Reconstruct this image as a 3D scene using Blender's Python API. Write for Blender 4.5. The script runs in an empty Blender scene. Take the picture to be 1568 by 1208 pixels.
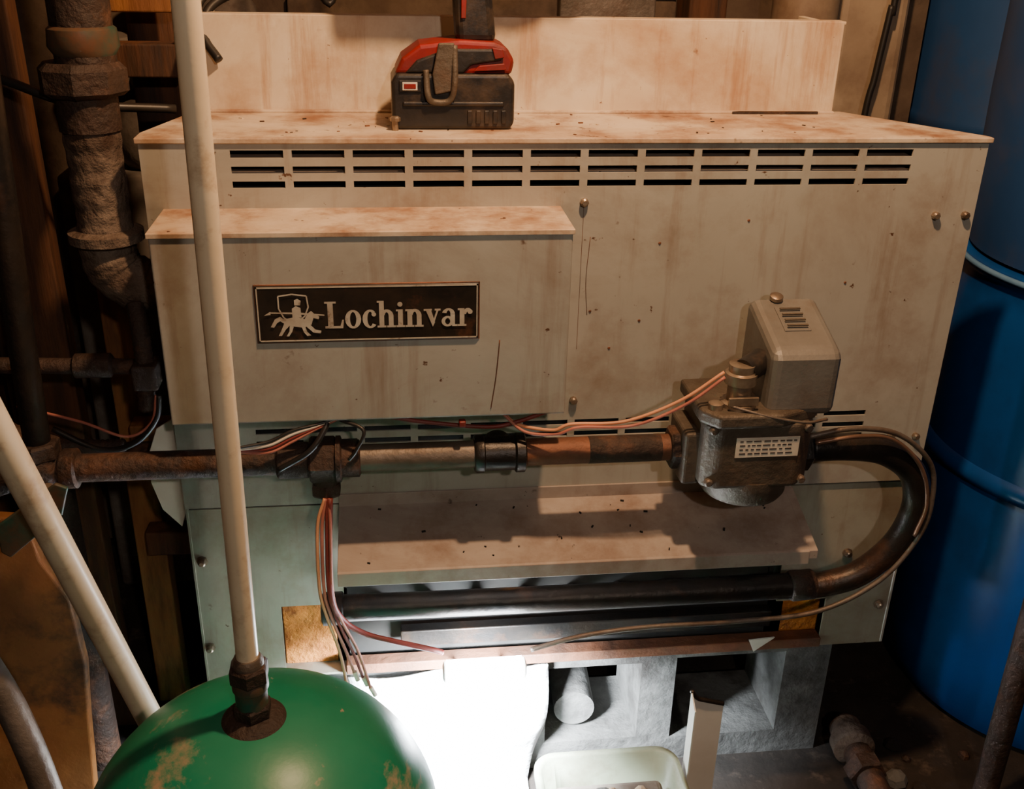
import bpy, math, random
from mathutils import Vector, Matrix
random.seed(7)
scn=bpy.context.scene
# ------------------------------------------------------------ materials
def mat(name,c1,c2=None,scale=8,rough=.6,metal=0,bump=.15,bscale=40,stain=None,sscale=5,slo=.52,shi=.7,streak=0,speck=None,emis=None,spec=.5,vec=(1,1,1),grime=None,bdist=.004):
    m=bpy.data.materials.new(name);m.use_nodes=True;nt=m.node_tree;N=nt.nodes;L=nt.links
    b=N["Principled BSDF"];b.inputs["Metallic"].default_value=metal;b.inputs["Roughness"].default_value=rough
    b.inputs["Specular IOR Level"].default_value=spec
    tc=N.new("ShaderNodeTexCoord");mp=N.new("ShaderNodeMapping");mp.inputs["Scale"].default_value=vec
    L.new(tc.outputs["Object"],mp.inputs[0])
    def noise(sc,det=6,src=mp,r=.6,dist=0):
        n=N.new("ShaderNodeTexNoise");n.inputs["Scale"].default_value=sc;n.inputs["Detail"].default_value=det;n.inputs["Roughness"].default_value=r
        n.inputs["Distortion"].default_value=dist
        L.new(src.outputs[0],n.inputs["Vector"]);return n
    def ramp(n,lo,hi,top=1.0):
        r=N.new("ShaderNodeMapRange");r.inputs[1].default_value=lo;r.inputs[2].default_value=hi;r.inputs[4].default_value=top;L.new(n.outputs[0],r.inputs[0]);return r
    def mix(fac,a,col):
        x=N.new("ShaderNodeMix");x.data_type='RGBA'
        L.new(fac.outputs[0],x.inputs[0])
        if isinstance(a,tuple):x.inputs[6].default_value=(*a,1)
        else:L.new(a,x.inputs[6])
        x.inputs[7].default_value=(*col,1);return x.outputs[2]
    col=mix(ramp(noise(scale),.35,.65),c1,c2 or tuple(v*.8 for v in c1))
    if grime:
        col=mix(ramp(noise(2.3,10,r=.72,dist=.6),.47,.70,.85),col,grime)
    if stain:
        col=mix(ramp(noise(sscale,9,r=.68),slo,shi),col,stain)
    if streak:
        m2=N.new("ShaderNodeMapping");m2.inputs["Scale"].default_value=(16,16,1.3);L.new(tc.outputs["Object"],m2.inputs[0])
        col=mix(ramp(noise(1.5,8,m2,.68),.53,.76,streak),col,stain or (.2,.1,.05))
    if speck:
        col=mix(ramp(noise(60,3),.70,.74),col,speck)
        col=mix(ramp(noise(22,4),.69,.75,.85),col,speck)
    L.new(col,b.inputs["Base Color"])
    if bump:
        bp=N.new("ShaderNodeBump");bp.inputs["Strength"].default_value=bump;bp.inputs["Distance"].default_value=bdist
        L.new(noise(bscale).outputs[0],bp.inputs["Height"]);L.new(bp.outputs[0],b.inputs["Normal"])
    if emis:
        b.inputs["Emission Color"].default_value=(*emis[0],1);b.inputs["Emission Strength"].default_value=emis[1]
    return m
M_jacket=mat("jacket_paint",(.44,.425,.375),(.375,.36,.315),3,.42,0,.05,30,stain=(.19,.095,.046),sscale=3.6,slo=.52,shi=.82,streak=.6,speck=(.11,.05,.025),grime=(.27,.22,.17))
M_top=mat("jacket_paint_lit",(.72,.61,.47),(.52,.37,.245),9,.6,0,.12,60,stain=(.23,.085,.035),sscale=9,slo=.46,shi=.70,speck=(.10,.035,.018),grime=(.38,.22,.125))  # base brightened for light falling on top faces; rust and grime are wear
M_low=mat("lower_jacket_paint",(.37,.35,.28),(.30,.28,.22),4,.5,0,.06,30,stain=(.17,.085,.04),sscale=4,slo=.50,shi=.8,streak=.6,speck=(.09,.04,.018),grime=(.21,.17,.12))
M_hood=mat("hood_paint_lit",(.76,.67,.52),(.65,.51,.36),5,.5,0,.06,30,stain=(.36,.15,.05),sscale=4.5,slo=.50,shi=.78,streak=.95,speck=(.18,.06,.025),grime=(.50,.33,.19))  # orange bulb light is put into the base colour; stains are wear
M_shelf=mat("shield_paint",(.43,.37,.33),(.34,.28,.245),6,.5,0,.06,40,stain=(.16,.075,.042),sscale=7,slo=.50,shi=.78,speck=(.04,.025,.02),grime=(.23,.16,.12))
M_dark=mat("near_black",(.010,.010,.010),(.016,.014,.012),8,.85)  # near-black tone for cabinet interior, seams and flakes
M_insul=mat("orange_insulation",(.75,.27,.045),(.34,.10,.018),22,.95,0,1,60,stain=(.12,.04,.015),sscale=14,slo=.54,shi=.7,bdist=.01)
M_iron=mat("black_iron",(.022,.020,.020),(.045,.033,.026),14,.38,.5,.3,70,stain=(.11,.05,.028),sscale=9,slo=.55,shi=.75)
M_rust=mat("rusty_iron",(.055,.031,.022),(.028,.018,.014),18,.65,.2,.9,70,stain=(.17,.075,.04),sscale=14,slo=.52,shi=.74,bdist=.006)
M_rustor=mat("orange_rust_pipe",(.26,.10,.05),(.09,.045,.03),12,.6,.3,.4,90)
M_galv=mat("galvanized_dirty",(.22,.18,.15),(.11,.085,.065),12,.5,.4,.4,70,stain=(.12,.06,.035),sscale=9,slo=.5,shi=.75)
M_plast=mat("crusty_pipe",(.20,.15,.115),(.075,.047,.033),16,.8,.05,1.0,38,stain=(.045,.022,.013),sscale=10,slo=.44,shi=.62,bdist=.012)
M_pvc=mat("pvc_dirty",(.80,.67,.47),(.70,.55,.36),7,.38,0,.05,60,stain=(.36,.19,.085),sscale=16,slo=.55,shi=.78)
M_green=mat("green_enamel",(.010,.23,.125),(.007,.17,.09),4,.38,0,.06,40,stain=(.34,.26,.17),sscale=5.5,slo=.56,shi=.64,vec=(1,1,2.4),grime=(.035,.22,.13),speck=(.3,.26,.18))
M_greenh=mat("green_handle",(.02,.085,.06),(.05,.045,.03),30,.5,stain=(.12,.055,.03),sscale=12,slo=.44,shi=.62)
M_grey=mat("valve_grey",(.22,.21,.19),(.17,.157,.138),12,.45,.2,.15,90,stain=(.14,.085,.05),sscale=9,slo=.52,shi=.85)
M_cast=mat("valve_casting",(.13,.105,.08),(.075,.055,.04),16,.55,.3,.5,90,stain=(.17,.085,.045),sscale=9,slo=.52,shi=.8)
M_chrome=mat("plated_metal",(.45,.36,.27),(.2,.14,.1),25,.35,.7,.1,60)
M_blue=mat("blue_plastic",(.006,.095,.40),(.005,.07,.30),2.5,.28,0,.12,6,stain=(.012,.035,.11),sscale=3,slo=.5,shi=.8)
M_blued=mat("blue_plastic_dusty",(.025,.09,.28),(.018,.065,.20),3,.45,0,.12,8,stain=(.07,.08,.13),sscale=4,slo=.48,shi=.8)
M_ring=mat("drum_rim",(.14,.28,.46),(.08,.19,.36),9,.35,0,.05)
M_black=mat("black_plastic",(.012,.011,.011),(.028,.022,.018),25,.4,0,.15,90,stain=(.12,.075,.045),sscale=9,slo=.50,shi=.75)
M_red=mat("red_plastic",(.30,.010,.010),(.18,.008,.008),15,.45,stain=(.10,.04,.025),sscale=12,slo=.46,shi=.72)
M_logo_b=mat("nameplate_black",(.014,.011,.009),(.03,.02,.014),30,.35,0,.05,60,stain=(.16,.06,.03),sscale=14,slo=.56,shi=.75)
M_logo_w=mat("nameplate_silver",(.62,.57,.47),(.43,.36,.28),30,.4,.1,0,stain=(.16,.08,.04),sscale=40,slo=.58,shi=.7)
M_label=mat("white_label",(.72,.66,.56),(.6,.53,.43),30,.6)
M_print=mat("label_print",(.06,.05,.05),None,30,.6)
M_wood=mat("old_wood",(.13,.048,.016),(.05,.018,.007),5,.75,0,.5,30,stain=(.015,.008,.005),sscale=4,slo=.48,shi=.68,vec=(5,5,.6))
M_wood2=mat("pale_wood",(.36,.155,.045),(.18,.065,.018),5,.75,0,.5,30,stain=(.05,.02,.01),sscale=4,slo=.48,shi=.7,vec=(4,4,.7))
M_ply=mat("dirty_plywood",(.36,.15,.04),(.16,.06,.017),3.2,.75,0,.4,30,stain=(.025,.013,.007),sscale=5,slo=.48,shi=.62)
M_conc=mat("concrete_block",(.14,.14,.135),(.075,.075,.072),14,.95,0,.9,60,stain=(.035,.03,.027),sscale=7,slo=.45,shi=.66)
M_floor=mat("dirt_floor",(.030,.022,.017),(.012,.009,.007),10,.95,0,1.0,25,stain=(.08,.058,.045),sscale=18,slo=.56,shi=.7)
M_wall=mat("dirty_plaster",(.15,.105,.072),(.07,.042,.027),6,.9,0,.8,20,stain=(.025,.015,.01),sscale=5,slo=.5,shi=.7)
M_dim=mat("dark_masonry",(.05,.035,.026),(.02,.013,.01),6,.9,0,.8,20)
M_stone=mat("grey_stone",(.22,.19,.16),(.10,.08,.065),7,.9,0,1,14,stain=(.05,.03,.022),sscale=5,slo=.48,shi=.68)
M_duct=mat("pale_duct",(.42,.32,.22),(.26,.185,.125),6,.6,0,.2,30,stain=(.12,.06,.033),sscale=4,slo=.48,shi=.76)
M_glare=mat("glare_white",(.92,.94,.96),(.84,.86,.88),5,.85,0,.6,30,bdist=.01)  # near-white so the added sheet overexposes like lamp glare
M_tub=mat("pale_green_plastic",(.26,.29,.21),(.18,.21,.14),5,.4,stain=(.10,.08,.05),sscale=8,slo=.50,shi=.75)
M_sheet=mat("white_sheet_metal",(.86,.84,.78),(.76,.72,.64),8,.4,0,.05,30,stain=(.3,.2,.14),sscale=10,slo=.66,shi=.8)
M_wpink=mat("wire_pink",(.52,.18,.13),(.35,.11,.08),20,.5,0,0)
M_wred=mat("wire_red",(.22,.025,.02),(.14,.02,.015),20,.5,0,0)
M_wblk=mat("wire_black",(.012,.011,.011),(.025,.02,.016),20,.45,0,0)
M_wor=mat("wire_orange",(.72,.34,.18),(.6,.26,.13),20,.5,0,0)
M_wwht=mat("wire_white",(.8,.72,.6),(.6,.5,.4),20,.5,0,0)
M_copper=mat("gas_tubing",(.40,.24,.17),(.22,.13,.09),15,.35,.6,.1)
M_lens=mat("led_lens",(.9,.95,1),None,5,.3,0,0,emis=((.87,.94,1),200))
# ------------------------------------------------------------ helpers
import bmesh
def grp(name,loc=(0,0,0)):
    e=bpy.data.objects.new(name,None);e.empty_display_size=.05;bpy.context.collection.objects.link(e);return e
def mk(name,verts,faces,m,par=None,smooth=False,bevel=0,solid=0):
    me=bpy.data.meshes.new(name);me.from_pydata([tuple(v) for v in verts],[],faces)
    me.validate();me.update()
    bm=bmesh.new();bm.from_mesh(me);bmesh.ops.recalc_face_normals(bm,faces=bm.faces);bm.to_mesh(me);bm.free()
    o=bpy.data.objects.new(name,me);bpy.context.collection.objects.link(o);me.materials.append(m)
    if smooth:
        for p in me.polygons:p.use_smooth=True
    if solid:
        s=o.modifiers.new("s","SOLIDIFY");s.thickness=solid;s.offset=0
    if bevel:
        b=o.modifiers.new("b","BEVEL");b.width=bevel;b.segments=3;b.limit_method='ANGLE';b.angle_limit=.6
    if par:o.parent=par
    return o
def box(name,x0,x1,y0,y1,z0,z1,m,par=None,bevel=.002,rot=None,taper=None):
    v=[(x,y,z) for z in(z0,z1) for y in(y0,y1) for x in(x0,x1)]
    if rot:
        c=Vector(((x0+x1)/2,(y0+y1)/2,(z0+z1)/2));R=Matrix.Rotation(rot[1],3,rot[0])
        v=[c+R@(Vector(p)-c) for p in v]
    f=[(0,1,3,2),(4,6,7,5),(0,4,5,1),(2,3,7,6),(0,2,6,4),(1,5,7,3)]
    return mk(name,v,f,m,par,bevel=bevel)
def frame(d):
    d=d.normalized();u=Vector((0,0,1)) if abs(d.z)<.9 else Vector((1,0,0))
    a=d.cross(u).normalized();return a,d.cross(a).normalized()
def revolve(name,p0,d,prof,m,par=None,segs=40,smooth=True,bevel=0):
    p0=Vector(p0);d=Vector(d).normalized();a,b=frame(d);V=[];F=[]
    for r,h in prof:
        for i in range(segs):
            t=2*math.pi*i/segs;V.append(p0+d*h+(a*math.cos(t)+b*math.sin(t))*max(r,1e-5))
    for k in range(len(prof)-1):
        for i in range(segs):
            j=(i+1)%segs;F.append((k*segs+i,k*segs+j,(k+1)*segs+j,(k+1)*segs+i))
    F.append(tuple(range(segs))[::-1]);F.append(tuple((len(prof)-1)*segs+i for i in range(segs)))
    o=mk(name,V,F,m,par,smooth=False,bevel=bevel)
    if smooth:
        for p in o.data.polygons:
            if len(p.vertices)==4:p.use_smooth=True
        try:o.data.set_sharp_from_angle(angle=.7)
        except Exception:pass
    return o
def cyl(name,p0,p1,r,m,par=None,segs=28,r2=None,bevel=0):
    p0=Vector(p0);p1=Vector(p1);h=(p1-p0).length
    return revolve(name,p0,p1-p0,[(r,0),(r if r2 is None else r2,h)],m,par,segs,bevel=bevel)
def hexn(name,p0,p1,r,m,par=None):
    p0=Vector(p0);p1=Vector(p1)
    return revolve(name,p0,p1-p0,[(r*.9,0),(r,.003),(r,(p1-p0).length-.003),(r*.9,(p1-p0).length)],m,par,6,smooth=False)
def spline(pts,n=10):
    P=[Vector(p) for p in pts];P=[2*P[0]-P[1]]+P+[2*P[-1]-P[-2]];o=[]
    for i in range(1,len(P)-2):
        a,b,c,d=P[i-1:i+3]
        for k in range(n):
            t=k/n;o.append(.5*((2*b)+(c-a)*t+(2*a-5*b+4*c-d)*t*t+(-a+3*b-3*c+d)*t**3))
    o.append(P[-2]);return o
def tube(name,pts,r,m,par=None,segs=12,n=10,rfun=None,smoothpath=True):
    P=spline(pts,n) if smoothpath else [Vector(p) for p in pts]
    V=[];F=[];a=None
    for i,p in enumerate(P):
        d=(P[min(i+1,len(P)-1)]-P[max(i-1,0)]).normalized()
        if a is None:a,b=frame(d)
        a=(a-d*a.dot(d)).normalized();b=d.cross(a)
        rr=r*(rfun(i) if rfun else 1)
        for k in range(segs):
            t=2*math.pi*k/segs;V.append(p+(a*math.cos(t)+b*math.sin(t))*rr)
    for i in range(len(P)-1):
        for k in range(segs):
            j=(k+1)%segs;F.append((i*segs+k,i*segs+j,(i+1)*segs+j,(i+1)*segs+k))
    F.append(tuple(range(segs)));F.append(tuple((len(P)-1)*segs+k for k in range(segs)))
    return mk(name,V,F,m,par,smooth=True)
def prism(name,pts,y0,y1,m,par=None,bevel=.002,axis='y',smooth=False):
    n=len(pts)
    if axis=='y':V=[(p[0],y0,p[1]) for p in pts]+[(p[0],y1,p[1]) for p in pts]
    elif axis=='x':V=[(y0,p[0],p[1]) for p in pts]+[(y1,p[0],p[1]) for p in pts]
    else:V=[(p[0],p[1],y0) for p in pts]+[(p[0],p[1],y1) for p in pts]
    F=[tuple(range(n)),tuple(range(2*n-1,n-1,-1))]+[(i,(i+1)%n,n+(i+1)%n,n+i) for i in range(n)]
    return mk(name,V,F,m,par,bevel=bevel)
def panel(name,x0,x1,z0,z1,y,holes,m,par,thick=.003):
    xs=sorted({x0,x1}|{h[0] for h in holes}|{h[1] for h in holes});zs=sorted({z0,z1}|{h[2] for h in holes}|{h[3] for h in holes})
    xs=[x for x in xs if x0<=x<=x1];zs=[z for z in zs if z0<=z<=z1]
    V=[(x,y,z) for z in zs for x in xs];F=[];nx=len(xs)
    for j in range(len(zs)-1):
        for i in range(nx-1):
            cx=(xs[i]+xs[i+1])/2;cz=(zs[j]+zs[j+1])/2
            if any(h[0]<cx<h[1] and h[2]<cz<h[3] for h in holes):continue
            F.append((j*nx+i,j*nx+i+1,(j+1)*nx+i+1,(j+1)*nx+i))
    o=mk(name,V,F,m,par);s=o.modifiers.new("s","SOLIDIFY");s.thickness=thick;s.offset=0
    return o
def bolt(name,x,z,par,y=-.004,r=.0056):
    revolve(name,(x,y+.003,z),(0,-1,0),[(r*1.5,0),(r*1.5,.0015),(r,.0016),(r,.008),(r*.6,.010)],M_chrome,par,8)
# ------------------------------------------------------------ room
box("floor",-1.0,2.6,-2.8,1.3,-.06,0,M_floor,bevel=0)
box("ceiling",-1.0,2.6,-2.8,1.3,2.4,2.46,M_wood,bevel=0)
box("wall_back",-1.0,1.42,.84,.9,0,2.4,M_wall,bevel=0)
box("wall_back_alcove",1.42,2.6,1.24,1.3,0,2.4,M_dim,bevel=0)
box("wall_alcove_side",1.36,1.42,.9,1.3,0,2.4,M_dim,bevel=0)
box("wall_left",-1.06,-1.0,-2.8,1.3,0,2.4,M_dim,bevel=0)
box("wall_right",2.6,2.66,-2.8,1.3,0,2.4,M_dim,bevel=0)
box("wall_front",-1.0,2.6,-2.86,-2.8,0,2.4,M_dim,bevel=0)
# ------------------------------------------------------------ boiler cabinet
B=grp("boiler")
cols=[(.108+.0748*i,.108+.0748*i+.0645) for i in range(12)]
up=[(a,b,z0,z1) for a,b in cols for z0,z1 in((1.065,1.0745),(1.0455,1.0545),(1.0275,1.036))]
lo=[(a,b,z0,z1) for a,b in cols for z0,z1 in((.6825,.6905),(.664,.672),(.6455,.6535))]
panel("upper_front_panel",0,1.1,.568,1.084,-.0015,up+lo,M_jacket,B)
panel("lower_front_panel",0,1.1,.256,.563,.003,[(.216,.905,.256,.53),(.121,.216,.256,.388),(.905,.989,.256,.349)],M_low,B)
box("seam_strip",.003,1.097,.004,.007,.56,.572,M_dark,B,0)
box("door_seam",.8915,.8935,-.0005,.0015,.40,.563,M_dark,B,0)
box("panel_seam",.5537,.5543,-.0033,-.0028,.80,1.0,M_rustor,B,0)
box("slot_shelf",.10,1.0,.006,.03,1.0375,1.0455,M_shelf,B,0)
box("slot_shelf",.10,1.0,.006,.03,1.056,1.0635,M_shelf,B,0)
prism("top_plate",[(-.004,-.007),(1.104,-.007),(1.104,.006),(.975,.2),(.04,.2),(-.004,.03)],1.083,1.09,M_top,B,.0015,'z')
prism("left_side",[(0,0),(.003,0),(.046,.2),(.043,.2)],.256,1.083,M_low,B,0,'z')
prism("right_side",[(1.1,0),(1.097,0),(.967,.2),(.97,.2)],.256,1.083,M_jacket,B,0,'z')
prism("rear_body",[(.043,.2),(.97,.2),(.97,.55),(.043,.55)],.256,1.05,M_low,B,.002,'z')
box("combustion_liner",.06,.95,.05,.19,.27,1.07,M_dark,B,0)
box("base_pan",.0,1.1,.004,.2,.2525,.256,M_low,B,0)
panel("upper_liner_face",.02,1.08,.60,1.08,.035,[],M_dark,B,.002)
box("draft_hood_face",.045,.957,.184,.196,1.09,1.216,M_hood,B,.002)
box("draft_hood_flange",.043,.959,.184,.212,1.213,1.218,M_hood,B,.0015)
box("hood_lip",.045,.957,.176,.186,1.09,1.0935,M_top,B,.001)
prism("rust_crease",[(.80,.1722),(.93,.1722),(.93,.1765),(.81,.1768)],1.0903,1.094,M_rust,B,0,'z')
box("hood_end",.045,.055,.19,.34,1.05,1.213,M_hood,B,.001)
box("hood_end_r",.947,.957,.19,.34,1.05,1.213,M_hood,B,.001)
box("insulation_left",.118,.222,.03,.05,.256,.40,M_insul,B,.003)
box("insulation_right",.90,.995,.03,.05,.256,.36,M_insul,B,.003)
box("insulation_tab",.457,.482,-.012,.0,.462,.484,M_insul,B,.001)
box("burner_back",.2,.93,.03,.045,.257,.56,M_dark,B,0)
box("base_rail",.214,.989,-.006,.02,.257,.275,M_rustor,B,.002)
box("inner_rail",.30,.90,.0,.02,.300,.330,M_iron,B,.002)
for i in range(9):
    cyl("burner_tube",(.27+i*.075,.03,.37),(.27+i*.075,-.03,.40),.012,M_iron,B,14)
prism("heat_shield",[(.0,.5655),(-.1185,.5275),(-.1215,.5255),(-.1215,.5045),(-.1185,.5045),(-.1185,.5235),(.0,.562)],.2165,.887,M_shelf,B,.0008,'x')
box("shield_flange",.2165,.887,-.006,-.003,.562,.583,M_shelf,B,.001)
prism("shield_right_end",[(0,.565),(-.12,.526),(-.12,.512),(0,.545)],.884,.9,M_shelf,B,.001,'x')
prism("shield_left_end",[(0,.565),(-.12,.526),(-.12,.506),(0,.52)],.2165,.219,M_shelf,B,0,'x')
prism("torn_flange",[(.862,.285),(.905,.288),(.872,.262)],-.014,-.011,M_sheet,B,0)
for n,(x,z) in enumerate([(.554,1.007),(.553,.722),(1.043,.985),(1.086,.985),(1.042,.649),(1.081,.645),(1.009,.438),(1.080,.335),(.015,.478),(.011,.322),(.665,.553)]):
    bolt(f"bolt_{n}",x,z,B)
revolve("loose_bolt",(.312,.045,1.09),(0,0,1),[(.004,0),(.004,.012),(.007,.012),(.007,.016),(.004,.018)],M_chrome,B,8)
for n in range(60):
    x=random.uniform(.05,.95);y=random.uniform(.01,.17);s=random.uniform(.001,.0032)
    box("debris",x,x+s*2,y,y+s,1.09,1.09+s*.5,random.choice([M_rustor,M_rust,M_hood,M_hood]),B,0,rot=('Z',random.random()*3))
for n in range(22):
    x=random.uniform(.25,.86);t=random.uniform(.1,.9);s=random.uniform(.001,.003);z=.5655-t*.038
    box("soot_flake",x,x+s*2.2,-.1185*t-s,-.1185*t,z-.0005,z+.0015,M_dark,B,0,rot=('Z',random.random()*3))
for n,(x,z) in enumerate([(.57,.855),(.64,.84),(.78,.98),(.66,.95),(.93,.89),(.60,.80)]):
    revolve("chip",(x,-.003,z),(0,-1,0),[(.0022,0),(.0015,.0010)],M_rustor,B,7)
tube("scratch_streak",[(.565,-.0030,.96),(.562,-.0030,.90),(.566,-.0030,.85)],.0005,M_rustor,B,6)
tube("scratch_streak",[(.434,-.1133,.86),(.430,-.1133,.81),(.424,-.1133,.765)],.0008,M_rustor,B,6)
box("control_box",.0225,.5215,-.113,-.002,.754,1.0,M_jacket,B,.0025)
box("control_box_lid",.0205,.5235,-.1155,-.001,.9955,1.002,M_top,B,.001)
# name plate
px=lambda u:.138+(u-388)*.00078
pz=lambda v:.9365-(v-434)*.00083
yP=-.1155
box("nameplate_back",.1365,.4085,-.1142,-.1125,.8625,.938,M_rustor,B,.001)
box("nameplate",.138,.407,yP,-.1125,.864,.9365,M_logo_b,B,.001)
for a in((.1395,.4055,.9335,.9352),(.1395,.4055,.8655,.8670),(.1395,.1410,.8655,.9352),(.4042,.4055,.8655,.9352)):
    box("nameplate_border",a[0],a[1],yP-.0006,yP,a[2],a[3],M_logo_w,B,0)
V=[];F=[]
def poly(pts):
    k=len(V);V.extend([(x,yP-.0007-.000004*len(F),z) for x,z in pts]);F.append(tuple(range(k,k+len(pts))))
E=.0345
def R_(o,x0,z0,x1,z1):poly([(o+x0*E,Z0+z0*E),(o+x1*E,Z0+z0*E),(o+x1*E,Z0+z1*E),(o+x0*E,Z0+z1*E)])
def ring(o,cx,cz,ox,oz,ix,iz,a0=0,a1=360,n=18):
    for i in range(n):
        t0=math.radians(a0+(a1-a0)*i/n);t1=math.radians(a0+(a1-a0)*(i+1)/n)
        pts=[(o+(cx+ox*math.cos(t0))*E,Z0+(cz+oz*math.sin(t0))*E),(o+(cx+ox*math.cos(t1))*E,Z0+(cz+oz*math.sin(t1))*E),
              (o+(cx+ix*math.cos(t1))*E,Z0+(cz+iz*math.sin(t1))*E)]
        if ix>0:pts.append((o+(cx+ix*math.cos(t0))*E,Z0+(cz+iz*math.sin(t0))*E))
        poly(pts)
def P_(o,pts):poly([(o+a*E,Z0+b*E) for a,b in pts])
Z0=.8815;x=.2195
def adv(w):
    global x;x+=w*E
R_(x,.1,0,.29,1);R_(x,0,.93,.40,1);R_(x,0,0,.6,.09);P_(x,[(.5,0),(.62,0),(.66,.32),(.6,.32)]);adv(.70)
ring(x,.28,.33,.28,.35,.11,.27);adv(.61)
ring(x,.27,.33,.27,.35,.10,.27,50,320);ring(x,.4,.5,.08,.08,0,0);adv(.52)
def stem(x,h):R_(x,.07,0,.24,h);R_(x,0,h-.07,.24,h);R_(x,0,0,.31,.07)
def arch(x):ring(x,.33,.42,.24,.26,.07,.15,0,165);R_(x,.40,0,.57,.43);R_(x,.34,0,.64,.07)
stem(x,1);arch(x);adv(.66)
stem(x,.67);ring(x,.145,.86,.09,.09,0,0);adv(.33)
stem(x,.67);arch(x);adv(.66)
P_(x,[(.05,.66),(.24,.66),(.39,.16),(.31,-.01)]);P_(x,[(.46,.66),(.53,.66),(.31,-.01),(.29,.1)]);R_(x,-.01,.6,.28,.67);R_(x,.38,.6,.59,.67);adv(.6)
R_(x,.34,.03,.50,.45);ring(x,.27,.46,.23,.22,.07,.14,0,165);ring(x,.24,.19,.22,.2,.09,.12);R_(x,.4,0,.59,.07);adv(.60)
stem(x,.67);ring(x,.36,.42,.19,.26,.06,.12,45,170);ring(x,.44,.54,.09,.09,0,0);adv(.5)
def pp(pts):poly([(px(u),pz(v)) for u,v in pts])
SH=[(423,449),(444,446),(466,449),(468,466),(462,480),(446,492),(430,482),(423,468)]
for a,b in zip(SH,SH[1:]+SH[:1]):
    dx,dy=b[0]-a[0],b[1]-a[1];l=math.hypot(dx,dy);nx,ny=-dy/l*1.1,dx/l*1.1
    pp([(a[0]+nx,a[1]+ny),(b[0]+nx,b[1]+ny),(b[0]-nx,b[1]-ny),(a[0]-nx,a[1]-ny)])
pp([(430,484),(448,481),(464,485),(470,493),(460,498),(440,495),(430,492)])
pp([(460,487),(466,476),(472,472),(476,476),(484,481),(483,485),(475,483),(471,494)])
pp([(431,485),(424,480),(416,484),(409,496),(414,497),(419,490),(424,487),(430,491)])
pp([(430,490),(438,494),(431,501),(425,510),(420,510),(426,499)])
pp([(438,494),(444,496),(441,504),(436,511),(432,511),(437,503)])
pp([(462,495),(469,493),(477,501),(486,503),(485,507),(474,506)])
pp([(456,496),(462,497),(464,504),(470,510),(464,511),(459,505)])
pp([(443,482),(443,468),(449,464),(456,467),(457,482)]);pp([(447,463),(447,455),(452,453),(457,456),(456,463)])
pp([(408,473),(452,474),(492,478),(492,480),(452,477),(408,475)])
pp([(400,478),(410,472),(410,477)])
mk("nameplate_lettering",V,F,M_logo_w,B)
# ------------------------------------------------------------ gas train
G=grp("gas_pipe_run")
y=-.09;z=.687
cyl("run_left",(-.16,y,z),(.20,y,z),.0185,M_rust,G)
cyl("run_nipple",(.24,y,z),(.43,y,z),.0185,M_galv,G)
cyl("run_right",(.455,y,z),(.70,y,z),.0185,M_rustor,G)
cyl("coat_right",(.56,y,z),(.66,y,z),.0188,M_rust,G)
revolve("coupling_a",(.145,y,z),(1,0,0),[(.021,0),(.024,.003),(.024,.04),(.021,.043)],M_rust,G)
hexn("union_nut",(.187,y,z),(.222,y,z),.031,M_rust,G)
revolve("union_body",(.222,y,z),(1,0,0),[(.031,0),(.031,.006),(.025,.008),(.025,.03),(.021,.032)],M_rust,G)
cyl("drip_leg",(.207,y,z),(.207,y,.648),.017,M_rust,G);hexn("drip_cap",(.207,y,.653),(.207,y,.635),.021,M_rust,G)
revolve("tee_band_l",(.405,y,z),(1,0,0),[(.024,0),(.026,.003),(.026,.012),(.023,.014)],M_iron,G)
revolve("tee_body",(.417,y,z),(1,0,0),[(.0235,0),(.0235,.045)],M_iron,G)
revolve("tee_band_r",(.458,y,z),(1,0,0),[(.023,0),(.027,.003),(.027,.014),(.024,.016)],M_iron,G)
cyl("tee_stub",(.438,y,z),(.438,y+.03,z),.02,M_iron,G)
revolve("elbow_collar",(-.125,y,z),(1,0,0),[(.024,0),(.026,.003),(.026,.018),(.022,.02)],M_rust,G)
revolve("elbow_ball",(-.15,y,z-.028),(0,0,1),[(.012,0),(.024,.008),(.029,.026),(.024,.044),(.018,.056)],M_rust,G)
hexn("riser_nut",(-.15,y,.705),(-.15,y,.728),.027,M_rust,G)
tube("riser",[(-.15,y,.72),(-.146,y,.85),(-.137,y,1.05),(-.128,y,1.3),(-.12,y,1.75),(-.11,y,2.4)],.0165,M_iron,G,18)
prism("valve_handle",[(-.186,.618),(-.176,.610),(-.106,.668),(-.094,.705),(-.108,.712),(-.186,.655)],-.175,-.169,M_greenh,G,.002)
cyl("valve_stem",(-.14,-.17,.672),(-.14,-.09,.672),.009,M_chrome,G,14)
cyl("cock_outlet",(-.16,y,z),(-.26,y,z-.03),.02,M_rust,G)
Mf=grp("burner_manifold")
ym=-.075
tube("manifold_loop",[(.19,ym,.436),(.40,ym,.434),(.70,ym,.433),(.886,ym,.434),(.93,-.08,.437),(.985,-.083,.454),(1.030,-.085,.498),(1.050,-.087,.545),(1.052,-.088,.592),(1.032,-.09,.637),(.985,-.09,.668),(.93,-.09,.677),(.875,-.09,.677)],.0195,M_iron,Mf,24)
revolve("manifold_cap",(.188,ym,.436),(1,0,0),[(.018,0),(.024,.003),(.024,.03),(.021,.032)],M_iron,Mf)
revolve("loop_coupling",(.885,-.077,.4345),(1,0,.06),[(.021,0),(.023,.003),(.023,.035),(.021,.038)],M_rust,Mf)
for i in range(9):
    cyl("orifice",(.27+i*.075,ym,.43),(.27+i*.075,-.02,.405),.008,M_chrome,Mf,10)
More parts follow.
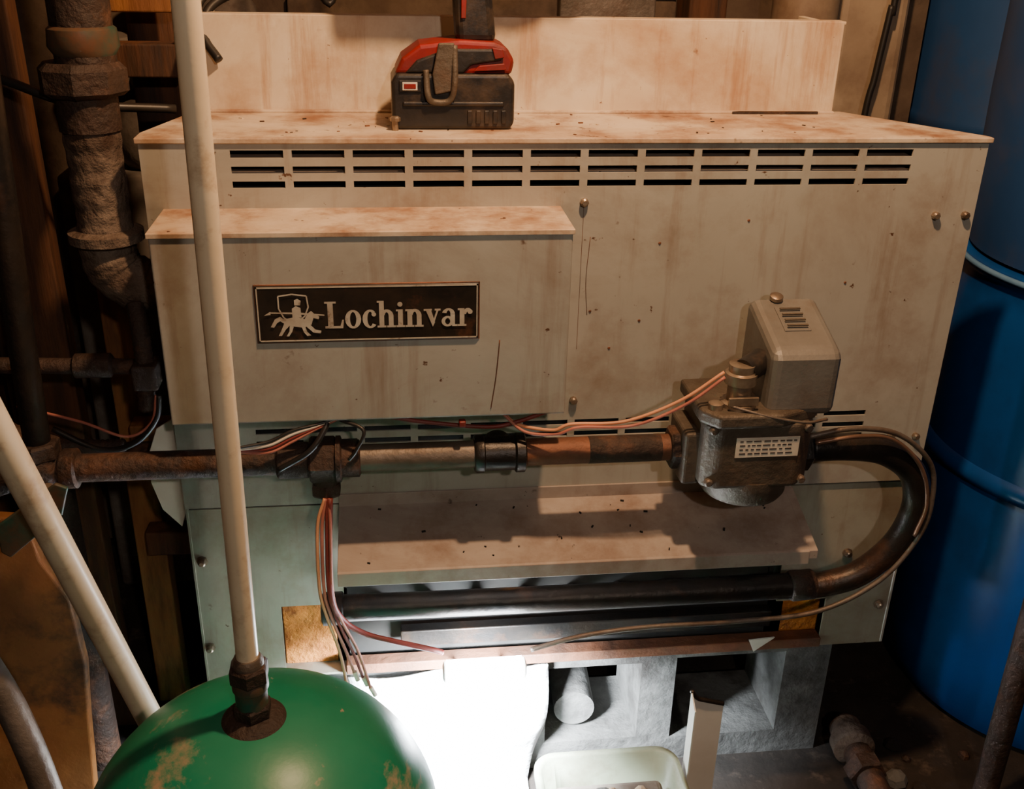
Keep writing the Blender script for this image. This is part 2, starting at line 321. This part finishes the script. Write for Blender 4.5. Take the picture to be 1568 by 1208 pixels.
# ------------------------------------------------------------ gas valve
Vv=grp("gas_valve")
prism("valve_body",[(.702,-.145),(.72,-.158),(.83,-.158),(.852,-.14),(.852,-.045),(.702,-.045)],.655,.752,M_cast,Vv,.006,'z')
prism("valve_top",[(.695,-.14),(.715,-.165),(.80,-.165),(.855,-.14),(.858,-.04),(.695,-.04)],.748,.768,M_cast,Vv,.005,'z')
revolve("valve_bottom_boss",(.778,-.10,.622),(0,0,1),[(.035,0),(.055,.004),(.06,.012),(.06,.04)],M_cast,Vv)
for dx,dz in((.712,.742),(.84,.742),(.712,.665),(.84,.665)):
    revolve("valve_screw",(dx,-.150,dz),(0,-1,0),[(.006,0),(.006,.006),(.004,.008)],M_galv,Vv,8)
box("inlet_flange",.683,.708,-.128,-.052,.648,.726,M_cast,Vv,.005)
hexn("inlet_hex",(.672,-.09,z),(.686,-.09,z),.03,M_rust,Vv)
hexn("outlet_hex",(.848,-.09,.677),(.874,-.09,.677),.031,M_iron,Vv)
box("valve_label",.742,.828,-.1595,-.158,.704,.733,M_label,Vv,.0005)
for r in range(4):
    xx=.747
    while xx<.82:
        w=random.uniform(.003,.010);box("label_print",xx,min(xx+w,.824),-.1600,-.1595,.727-r*.006,.7288-r*.006,M_print,Vv,0);xx+=w+random.uniform(.002,.004)
prism("actuator_housing",[(-.025,.745),(-.15,.757),(-.152,.838),(-.146,.848),(-.045,.882),(-.03,.878)],.781,.874,M_grey,Vv,.013,'x')
box("actuator_vent_plate",.808,.844,-.110,-.06,.868,.8702,M_grey,Vv,.001,rot=('X',.325))
for i in range(4):
    box("vent_rib",.812,.840,-.106+i*.011,-.103+i*.011,.8672+i*.0036,.8688+i*.0036,M_cast,Vv,0,rot=('X',.325))
revolve("housing_screw",(.815,-.045,.878),(0,-.3,1),[(.006,0),(.006,.006),(.009,.006),(.009,.011),(.005,.013)],M_chrome,Vv,12)
tube("gasket_wire",[(.733,-.15,.775),(.78,-.163,.765),(.83,-.163,.755),(.865,-.15,.752)],.002,M_galv,Vv,8)
revolve("conduit_connector",(.748,-.13,.768),(0,0,1),[(.024,0),(.024,.006),(.016,.008),(.016,.03),(.021,.032),(.021,.046),(.017,.048),(.017,.058)],M_chrome,Vv,18)
box("connector_strap",.728,.768,-.152,-.148,.775,.787,M_chrome,Vv,.001)
cyl("black_grommet",(.752,-.13,.815),(.781,-.11,.822),.017,M_black,Vv)
revolve("reset_knob",(.715,-.14,.768),(0,0,1),[(.01,0),(.01,.008),(.006,.01)],M_chrome,Vv,12)
# ------------------------------------------------------------ wires
W=grp("control_wiring")
tube("thermostat_pair_a",[(.44,-.09,.752),(.46,-.10,.735),(.505,-.118,.733),(.53,-.12,.742),(.60,-.125,.746),(.67,-.13,.776),(.725,-.13,.815)],.0024,M_wor,W,8)
tube("thermostat_pair_b",[(.44,-.10,.752),(.47,-.11,.728),(.51,-.120,.728),(.54,-.124,.739),(.61,-.13,.742),(.675,-.135,.772),(.725,-.135,.810)],.0022,M_wpink,W,8)
tube("harness_low",[(.15,-.12,.69),(.19,-.12,.715),(.21,-.11,.74),(.215,-.10,.754)],.004,M_wblk,W,8)
for k,mm in enumerate([M_wpink,M_wred,M_wwht,M_wblk]):
    tube("harness",[(.10,-.115-.004*k,.715+.004*k),(.14,-.12,.716+.005*k),(.17,-.115,.728+.005*k),(.20,-.11,.742+.002*k),(.23,-.10,.752)],.0022,mm,W,8)
tube("lead_black",[(.23,-.105,.752),(.26,-.118,.742),(.25,-.12,.715),(.24,-.118,.70)],.0025,M_wblk,W,8)
tube("lead_sag",[(.29,-.10,.752),(.34,-.10,.742),(.42,-.1,.732),(.46,-.10,.738),(.5,-.1,.752)],.003,M_wred,W,8)
box("splice",.383,.392,-.113,-.102,.738,.747,M_red,W,.002)
for k,(mm,dx) in enumerate([(M_wpink,0),(M_wred,.006),(M_wor,-.006),(M_wpink,.011)]):
    tube("pilot_lead",[(.207+dx*.3,-.112,.64),(.200+dx,-.12,.60),(.198+dx,-.128,.51),(.205+dx,-.125,.46),(.222+dx*1.5,-.115,.39),(.232+dx*2,-.108,.345-.01*k)],.0023,mm,W,8)
    tube("lead_tip",[(.232+dx*2,-.108,.347-.01*k),(.236+dx*2.2,-.106,.33-.01*k)],.0036,M_wwht,W,8)
tube("pilot_cable",[(.212,-.112,.64),(.207,-.12,.55),(.208,-.13,.49),(.222,-.118,.445),(.25,-.11,.415),(.287,-.11,.400),(.34,-.105,.378),(.36,-.1,.366)],.0042,M_wred,W,10)
T=grp("pilot_tubing")
tube("tubing",[(.86,-.115,.708),(.92,-.118,.720),(.992,-.112,.705),(1.05,-.108,.655),(1.067,-.105,.590),(1.058,-.105,.530),(1.012,-.103,.455),(.923,-.103,.405),(.80,-.103,.395),(.672,-.103,.394),(.60,-.103,.389),(.545,-.102,.379),(.49,-.10,.362)],.0038,M_galv,T,10)
tube("tubing_b",[(.87,-.118,.70),(.93,-.12,.709),(.985,-.113,.698),(1.035,-.11,.652),(1.058,-.108,.590),(1.05,-.108,.535)],.0032,M_copper,T,10)
# ------------------------------------------------------------ LED work light (bar lamp clamped to the burner rail)
K=grp("led_work_light")
ly,lz=-.118,.345
cyl("led_tube",(.365,ly,lz),(.475,ly,lz),.017,M_lens,K,20)
revolve("end_cap_l",(.359,ly,lz),(1,0,0),[(.010,0),(.015,.002),(.015,.007)],M_sheet,K)
revolve("end_cap_r",(.474,ly,lz),(1,0,0),[(.015,0),(.015,.005),(.010,.007)],M_sheet,K)
for xx in(.385,.455):
    tube("clamp_arm",[(xx,ly+.012,lz-.008),(xx,-.06,.315),(xx,-.007,.272)],.003,M_galv,K,8)
# ------------------------------------------------------------ blocks and things underneath
def block(name,x0,x1,z0,z1,y0,y1,holes,rt=0):
    g=grp(name);o=panel("web",x0,x1,z0,z1,(y0+y1)/2,holes,M_conc,g,thick=y1-y0);return g
block("concrete_block",.50,1.03,.0,.252,.03,.19,[(.54,.70,.055,.215),(.76,.95,.05,.222)])
block("concrete_block",.05,.48,.0,.252,.03,.19,[(.08,.23,.05,.215),(.28,.44,.05,.215)])
g=grp("glare_sheet")  # white sheet added to blow out under the lamp, standing for its glare
NX,NZ=26,40;V=[];F=[]
for j in range(NZ+1):
    for i in range(NX+1):
        u=i/NX;w=j/NZ
        s=w*.36
        right=.535-.03*w+.008*math.sin(w*7)
        left=.212+.006*math.sin(w*6)
        X_=left+(right-left)*u
        if s<.238:yy=.004-.008*math.sin(u*9)-.006*math.sin(w*14+u*4);zz=.247-s
        else:yy=-.004-(s-.238)-.008*math.sin(u*9);zz=.008+.003*(1+math.sin(u*13+w*20))
        V.append((X_,yy,zz))
for j in range(NZ):
    for i in range(NX):
        a=j*(NX+1)+i;F.append((a,a+1,a+NX+2,a+NX+1))
mk("sheet",V,F,M_glare,g,smooth=True,solid=.006)
g=grp("drain_pipe");cyl("pipe",(.595,.06,.10),(.62,.5,.10),.035,M_conc,g);box("prop",.56,.65,.3,.4,0,.068,M_conc,g)
g=grp("plastic_tub")
x0,x1,y0,y1,zt=.50,.712,-.46,-.135,.175
def rrect(x0,x1,y0,y1,r,z):
    o=[]
    for cx,cy,a in((x1-r,y1-r,0),(x0+r,y1-r,90),(x0+r,y0+r,180),(x1-r,y0+r,270)):
        for k in range(7):
            t=math.radians(a+15*k);o.append((cx+r*math.cos(t),cy+r*math.sin(t),z))
    return o
rings=[rrect(x0+.02,x1-.02,y0+.02,y1-.02,.03,0),rrect(x0,x1,y0,y1,.03,zt),rrect(x0-.008,x1+.003,y0-.008,y1+.008,.035,zt),rrect(x0-.008,x1+.003,y0-.008,y1+.008,.035,zt+.01),rrect(x0+.004,x1-.004,y0+.004,y1-.004,.028,zt+.01),rrect(x0+.022,x1-.022,y0+.022,y1-.022,.028,.006)]
n=len(rings[0]);Vt=[p for r in rings for p in r];Ft=[(k*n+i,k*n+(i+1)%n,(k+1)*n+(i+1)%n,(k+1)*n+i) for k in range(len(rings)-1) for i in range(n)]
Ft.append(tuple((len(rings)-1)*n+i for i in range(n)));Ft.append(tuple(range(n)))
mk("tub",Vt,Ft,M_tub,g,smooth=True)
box("filled_debris",.522,.690,-.440,-.157,.01,.150,M_stone,g,.01)
for k in range(46):
    a=random.uniform(.535,.675);b=random.uniform(-.40,-.175);s=random.uniform(.008,.02)
    revolve("mortar_chunk",(a,b,random.uniform(.142,.152)),(random.uniform(-.5,.5),random.uniform(-.5,.5),1),[(s*.7,0),(s,.3*s),(s*.8,.9*s),(s*.3,1.2*s)],random.choice([M_stone,M_conc,M_duct]),g,7,smooth=False)
g=grp("sheet_metal_angle")
mk("angle",[(.720,-.19,0),(.720,-.19,.305),(.724,-.155,.312),(.73,-.15,.298),(.777,-.15,.280),(.777,-.15,0),(.73,-.15,0),(.724,-.155,0)],[(0,7,2,1),(7,6,3,2),(6,5,4,3)],M_sheet,g,solid=.002)
tube("torn_edge",[(.724,-.155,.313),(.735,-.151,.296),(.75,-.151,.290),(.777,-.15,.281)],.0035,M_iron,g,6)
# ------------------------------------------------------------ drill
D=grp("cordless_drill")
prism("battery",[(.308,1.098),(.314,1.0905),(.460,1.0905),(.466,1.098),(.466,1.150),(.458,1.160),(.314,1.160),(.308,1.150)],.048,.135,M_black,D,.005)
prism("battery_top",[(.312,1.158),(.462,1.158),(.466,1.175),(.456,1.192),(.440,1.198),(.395,1.200),(.345,1.194),(.322,1.178)],.056,.13,M_red,D,.005)
prism("battery_top_black",[(.326,1.160),(.341,1.176),(.38,1.190),(.445,1.190),(.452,1.182),(.45,1.176),(.41,1.170),(.400,1.160)],.052,.134,M_black,D,.003)
prism("latch_red",[(.412,1.163),(.455,1.165),(.452,1.173),(.42,1.170)],.049,.054,M_red,D,.001)
prism("side_red",[(.440,1.178),(.452,1.180),(.450,1.190),(.436,1.192)],.050,.054,M_red,D,.001)
box("battery_rib",.322,.452,.045,.137,1.120,1.126,M_black,D,.002)
for i in range(5):box("battery_grip",.405+i*.011,.411+i*.011,.0455,.05,1.098,1.115,M_black,D,.001)
box("battery_badge",.318,.346,.0455,.049,1.138,1.152,M_black,D,.001)
box("badge_face",.322,.341,.0448,.046,1.140,1.150,M_label,D,.0005)
box("badge_face_red",.324,.339,.0442,.0455,1.142,1.148,M_red,D,.0005)
prism("handle",[(.392,1.195),(.444,1.195),(.437,1.26),(.446,1.33),(.382,1.33),(.388,1.26)],.07,.112,M_black,D,.010)
prism("handle_red",[(.398,1.225),(.404,1.225),(.408,1.33),(.399,1.33)],.067,.115,M_red,D,.001)
prism("motor_housing",[(.30,1.33),(.48,1.33),(.485,1.36),(.48,1.395),(.33,1.40),(.30,1.38)],.06,.122,M_red,D,.012)
revolve("gearbox",(.48,.091,1.363),(1,0,0),[(.03,0),(.032,.02),(.026,.05),(.022,.052),(.022,.085),(.012,.10)],M_black,D)
prism("trigger",[(.444,1.29),(.458,1.292),(.456,1.325),(.442,1.325)],.08,.102,M_red,D,.003)
tube("belt_clip",[(.352,.046,1.165),(.354,.040,1.135),(.362,.044,1.126),(.382,.044,1.128),(.388,.040,1.15),(.388,.046,1.195)],.004,M_cast,D,10)
prism("clip_plate",[(.363,1.135),(.388,1.14),(.388,1.198),(.368,1.198),(.36,1.16)],.0415,.0465,M_cast,D,.002)
# ------------------------------------------------------------ green tank + pvc
Tk=grp("expansion_tank")
tr=.196;tx=.143
prof=[(.135,0),(.135,.03),(.175,.05),(.192,.09),(tr,.14)]+[(tr*math.cos(t),.405+.175*math.sin(t)) for t in [i*math.pi/2/16 for i in range(16)]]+[(.012,.5795),(.004,.58)]
revolve("tank_shell",(tx,-.45,0),(0,0,1),prof,M_green,Tk,72)
revolve("weld_seam",(tx,-.45,.385),(0,0,1),[(tr,0),(tr+.003,.003),(tr+.003,.010),(tr,.013)],M_green,Tk,72)
revolve("tank_boss",(.145,-.45,.574),(0,0,1),[(.036,0),(.031,.006),(.02,.010)],M_rust,Tk)
hexn("bushing",(.145,-.45,.582),(.145,-.45,.599),.020,M_rust,Tk)
revolve("nipple",(.145,-.45,.597),(0,0,1),[(.0165,0),(.0165,.02),(.0185,.022),(.0185,.030),(.016,.034)],M_greenh,Tk)
hexn("top_nut",(.145,-.45,.628),(.145,-.45,.648),.021,M_rust,Tk)
revolve("collar",(.145,-.45,.646),(0,0,1),[(.016,0),(.016,.006),(.013,.012)],M_galv,Tk)
Pv=grp("pvc_pipe");cyl("riser",(.145,-.45,.655),(.163,-.45,2.4),.0112,M_pvc,Pv,32)
Pv2=grp("pvc_pipe");cyl("leaning_pipe",(.037,-.15,0),(-.22,-.57,1.80),.0162,M_pvc,Pv2,32)
g=grp("grey_hose");tube("hose",[(-.20,-.30,.62),(-.15,-.32,.50),(-.115,-.35,.36),(-.10,-.37,.2),(-.10,-.39,.02)],.017,M_galv,g,16)
# ------------------------------------------------------------ left plumbing
Lp=grp("water_pipe_stack")
xs,ys=-.066,.05
cyl("upper_pipe",(xs+.006,ys,1.17),(xs+.01,ys,2.4),.036,M_rust,Lp)
revolve("gate_body",(xs+.006,ys,1.18),(0,0,1),[(.036,0),(.042,.01),(.04,.03),(.034,.035)],M_greenh,Lp)
revolve("union_ring",(xs,ys,1.132),(0,0,1),[(.045,0),(.053,.006),(.053,.032),(.045,.04)],M_rust,Lp,8,smooth=False)
cyl("union_tail",(xs,ys,1.09),(xs,ys,1.135),.037,M_rust,Lp)
wob=lambda i:1+.02*math.sin(i*1.3)+.02*math.sin(i*.51+1)
tube("middle_pipe",[(xs,ys,.96),(xs,ys,1.0),(xs,ys,1.05),(xs,ys,1.10)],.034,M_plast,Lp,24,rfun=wob)
revolve("collar",(xs,ys,.945),(0,0,1),[(.04,0),(.047,.004),(.047,.016),(.038,.02)],M_plast,Lp)
tube("elbow",[(xs,ys,.955),(xs,ys,.925),(xs+.012,ys,.90),(xs+.04,ys,.885),(-.004,ys,.882)],.036,M_plast,Lp,20,rfun=wob)
tube("flex_conduit",[(-.035,.02,.87),(-.028,.0,.84),(-.026,-.01,.79),(-.03,-.01,.73)],.011,M_rust,Lp,12,n=14,rfun=lambda i:1+.12*(i%2))
box("junction_box",-.04,-.008,-.03,.01,.765,.80,M_rust,Lp,.003)
cyl("cross_pipe",(-.42,.03,.79),(-.02,.03,.775),.011,M_rust,Lp,16)
revolve("cross_fitting",(-.13,.03,.779),(1,0,0),[(.011,0),(.017,.004),(.017,.05),(.011,.054)],M_rust,Lp,10)
tube("loop_wire",[(-.2,.0,.735),(-.12,-.01,.715),(-.06,-.02,.695),(-.025,-.02,.715),(-.014,-.02,.755)],.002,M_wpink,Lp,8)
tube("loop_wire_b",[(-.16,.0,.70),(-.10,-.01,.672),(-.05,-.02,.685),(-.018,-.02,.72),(-.010,-.02,.755)],.004,M_wblk,Lp,8)
tube("flex_b",[(-.22,.0,.70),(-.16,.0,.675),(-.11,.0,.668),(-.07,.0,.668)],.012,M_rust,Lp,12,n=12,rfun=lambda i:1+.12*(i%2))
Pb=grp("side_bracket")
prism("bracket",[(-.006,.70),(-.030,.685),(-.047,.64),(-.047,.60),(-.036,.555),(-.012,.525),(-.004,.55)],.02,.024,M_sheet,Pb,.001)
g=grp("return_pipe");cyl("pipe",(-.215,.12,.585),(-.005,.12,.585),.028,M_rust,g);cyl("drop",(-.215,.12,0),(-.215,.12,.60),.028,M_rust,g)
def boardz(name,x,w,y,m,z0=0,z1=2.4,lean=0,t=.04):
    g=grp(name);mk("plank",[(x,y,z0),(x+w,y,z0),(x+w,y+t,z0),(x,y+t,z0),(x+lean,y,z1),(x+w+lean,y,z1),(x+w+lean,y+t,z1),(x+lean,y+t,z1)],[(0,1,2,3),(4,5,6,7),(0,1,5,4),(1,2,6,5),(2,3,7,6),(3,0,4,7)],m,g,bevel=.003)
boardz("wood_stud",-.28,.10,.20,M_wood,lean=-.02)
boardz("wood_stud",-.15,.05,.26,M_wood2,lean=0)
boardz("wood_stud",-.07,.09,.30,M_wood,lean=.01)
boardz("wood_stud",-.44,.12,.24,M_wood)
for k,zz in enumerate([1.215,1.13,.55,.35]):
    g=grp("wood_blocking");box("block",-.12,.02,.215,.255,zz,zz+.045,M_wood2 if k%2==0 else M_wood,g,.003)
g=grp("plywood_offcut");prism("panel",[(-.52,.0),(-.20,.0),(-.185,.20),(-.175,.30),(-.18,.42),(-.21,.49),(-.22,.56),(-.52,.60)],.0,.02,M_ply,g,.004)
g=grp("field_stone")
box("ledge",-.3,.10,.64,.835,0,.90,M_stone,g,.01)
for k,(sx,sy,sz,sr) in enumerate([(-.12,.72,.9,.08),(-.03,.72,.9,.07),(-.09,.72,1.02,.08),(.02,.72,1.02,.06),(-.07,.72,1.13,.07),(.02,.72,1.12,.06),(-.18,.73,1.04,.06)]):
    revolve("stone",(sx,sy,sz),(random.uniform(-.15,.15),0,1),[(sr*.7,0),(sr,sr*.4),(sr*1.02,sr*1.0),(sr*.75,sr*1.5),(sr*.3,sr*1.65)],M_stone,g,9)
# ------------------------------------------------------------ background above boiler
g=grp("vent_pipe");cyl("duct",(1.10,.70,0),(1.10,.70,2.4),.062,M_duct,g,36)
revolve("duct_band",(1.10,.70,1.06),(0,0,1),[(.062,0),(.066,.003),(.066,.02),(.062,.023)],M_duct,g,36)
g=grp("plaster_column");box("column",1.185,1.335,.74,.838,0,2.4,M_duct,g,.02)
g=grp("wood_post");box("post",.885,.96,.74,.835,0,2.4,M_wood,g,.004)
g=grp("wall_box");box("box",.64,.83,.78,.838,1.16,1.5,M_galv,g,.004)
for k in range(7):
    box("trim_%d"%(k+1),.12,.88,.815,.838,1.10+.055*k,1.145+.055*k,M_wall if k%2 else M_duct,None,.003)
g=grp("electric_cable")
tube("cable_a",[(.08,.17,1.16),(.06,.19,1.19),(.07,.22,1.225),(.12,.26,1.245),(.20,.30,1.25),(.30,.36,1.30),(.33,.4,1.6),(.33,.4,2.4)],.006,M_wblk,g)
tube("cable_b",[(.05,.16,1.15),(.045,.18,1.18),(.06,.22,1.235),(.12,.25,1.255),(.19,.28,1.268),(.24,.3,1.32),(.25,.3,2.4)],.005,M_wblk,g)
tube("cable_c",[(.02,.15,1.099),(-.1,.10,1.115),(-.22,.12,1.15),(-.4,.15,1.16)],.006,M_wblk,g)
g=grp("hanging_cable");tube("cable",[(1.28,.70,2.4),(1.278,.70,1.3),(1.272,.70,1.2),(1.262,.70,1.08),(1.25,.70,.9),(1.24,.70,.0)],.0065,M_wblk,g)
# ------------------------------------------------------------ drums right
g=grp("plastic_drum")
pr=[(.24,0),(.275,.012),(.292,.05),(.298,.12),(.30,.25),(.30,.485),(.308,.492),(.311,.502),(.308,.512),(.298,.52),(.296,.70),(.292,.79),(.286,.82),(.290,.828),(.298,.834),(.298,.848),(.288,.852),(.27,.85),(.26,.845),(.02,.847)]
revolve("drum_shell",(1.56,.2,0),(0,0,1),pr,M_blue,g,96)
ringp=[(1.56+.300*math.cos(t*math.pi/48),.2+.300*math.sin(t*math.pi/48),.842) for t in range(97)]
tube("rim_bead",ringp,.005,M_ring,g,8,n=1)
g=grp("plastic_drum")
pr3=[(.27,.0),(.288,.006),(.294,.05),(.297,.12),(.30,.25),(.30,.55),(.308,.565),(.311,.575),(.308,.585),(.298,.60),(.295,.79),(.286,.83),(.295,.845),(.288,.852),(.27,.85),(.02,.847)]
revolve("drum_shell",(1.56,.2,.8525),(0,0,1),pr3,M_blued,g,96)
g=grp("blue_water_tank")
pr2=[(.27,0),(.295,.03),(.3,.1),(.3,.96),(.305,.968),(.305,.985),(.3,.993),(.3,1.55),(.29,1.68),(.24,1.78),(.1,1.83),(.02,1.84)]
revolve("tank_shell",(1.735,.83,0),(0,0,1),pr2,M_blued,g,96)
g=grp("iron_post");cyl("post",(1.245,-.15,0),(1.225,-.15,2.4),.019,M_rust,g)
g=grp("rusty_pipe_fittings")
cyl("pipe",(1.08,-.14,.03),(1.09,.05,.034),.024,M_rust,g)
revolve("reducer",(1.082,-.02,.036),(.1,1,0),[(.026,0),(.036,.004),(.036,.03),(.028,.045),(.028,.06)],M_plast,g)
hexn("nut",(1.08,-.08,.034),(1.08,-.05,.034),.034,M_rust,g)
g=grp("rubble")
for k in range(26):
    a=random.uniform(1.12,1.3);b=random.uniform(-.2,.1);s=random.uniform(.008,.022)
    if (a-1.56)**2+(b-.2)**2<.34**2 or abs(a-1.24)<.05:continue
    revolve("chunk",(a,b,-.003),(random.uniform(-.3,.3),random.uniform(-.3,.3),1),[(s*.7,0),(s,.3*s),(s*.8,.9*s),(s*.3,1.2*s)],random.choice([M_floor,M_rust,M_conc]),g,7,smooth=False)
# ------------------------------------------------------------ lights
def light(n,t,loc,e,c,size=.05,tgt=None):
    l=bpy.data.lights.new(n,t);l.energy=e;l.color=c
    if t=='AREA':l.shape='DISK';l.size=size
    else:l.shadow_soft_size=size
    o=bpy.data.objects.new(n,l);o.location=loc;bpy.context.collection.objects.link(o)
    if tgt:o.rotation_euler=(Vector(tgt)-Vector(loc)).to_track_quat('-Z','Y').to_euler()
    return o
light("ceiling_bulb",'POINT',(.60,-.42,1.95),70,(1,.61,.33),.03)
light("fill_light",'AREA',(.62,-2.0,1.8),8,(1,.85,.72),.06,(.5,0,.7))  # added fill from the camera side; throws the pipe shadow on the box
lb=light("led_beam",'AREA',(.42,-.15,.33),48,(.87,.94,1),.08,(.40,.02,.10));lb.data.spread=math.radians(130)
w=bpy.data.worlds.new("w");scn.world=w;w.use_nodes=True;w.node_tree.nodes["Background"].inputs[0].default_value=(.5,.4,.32,1);w.node_tree.nodes["Background"].inputs[1].default_value=.02
# ------------------------------------------------------------ camera
c=bpy.data.cameras.new("camera");c.sensor_width=36;c.lens=36*1573/1568;c.clip_start=.02
o=bpy.data.objects.new("camera",c);bpy.context.collection.objects.link(o);scn.camera=o
R=Matrix(((.9929,.0292,-.1151),(-.1163,.4176,-.9011),(.0218,.9079,.4187)))
q=R.to_quaternion();q.normalize()
o.matrix_world=Matrix.Translation((.299,-1.306,1.338))@q.to_matrix().to_4x4()
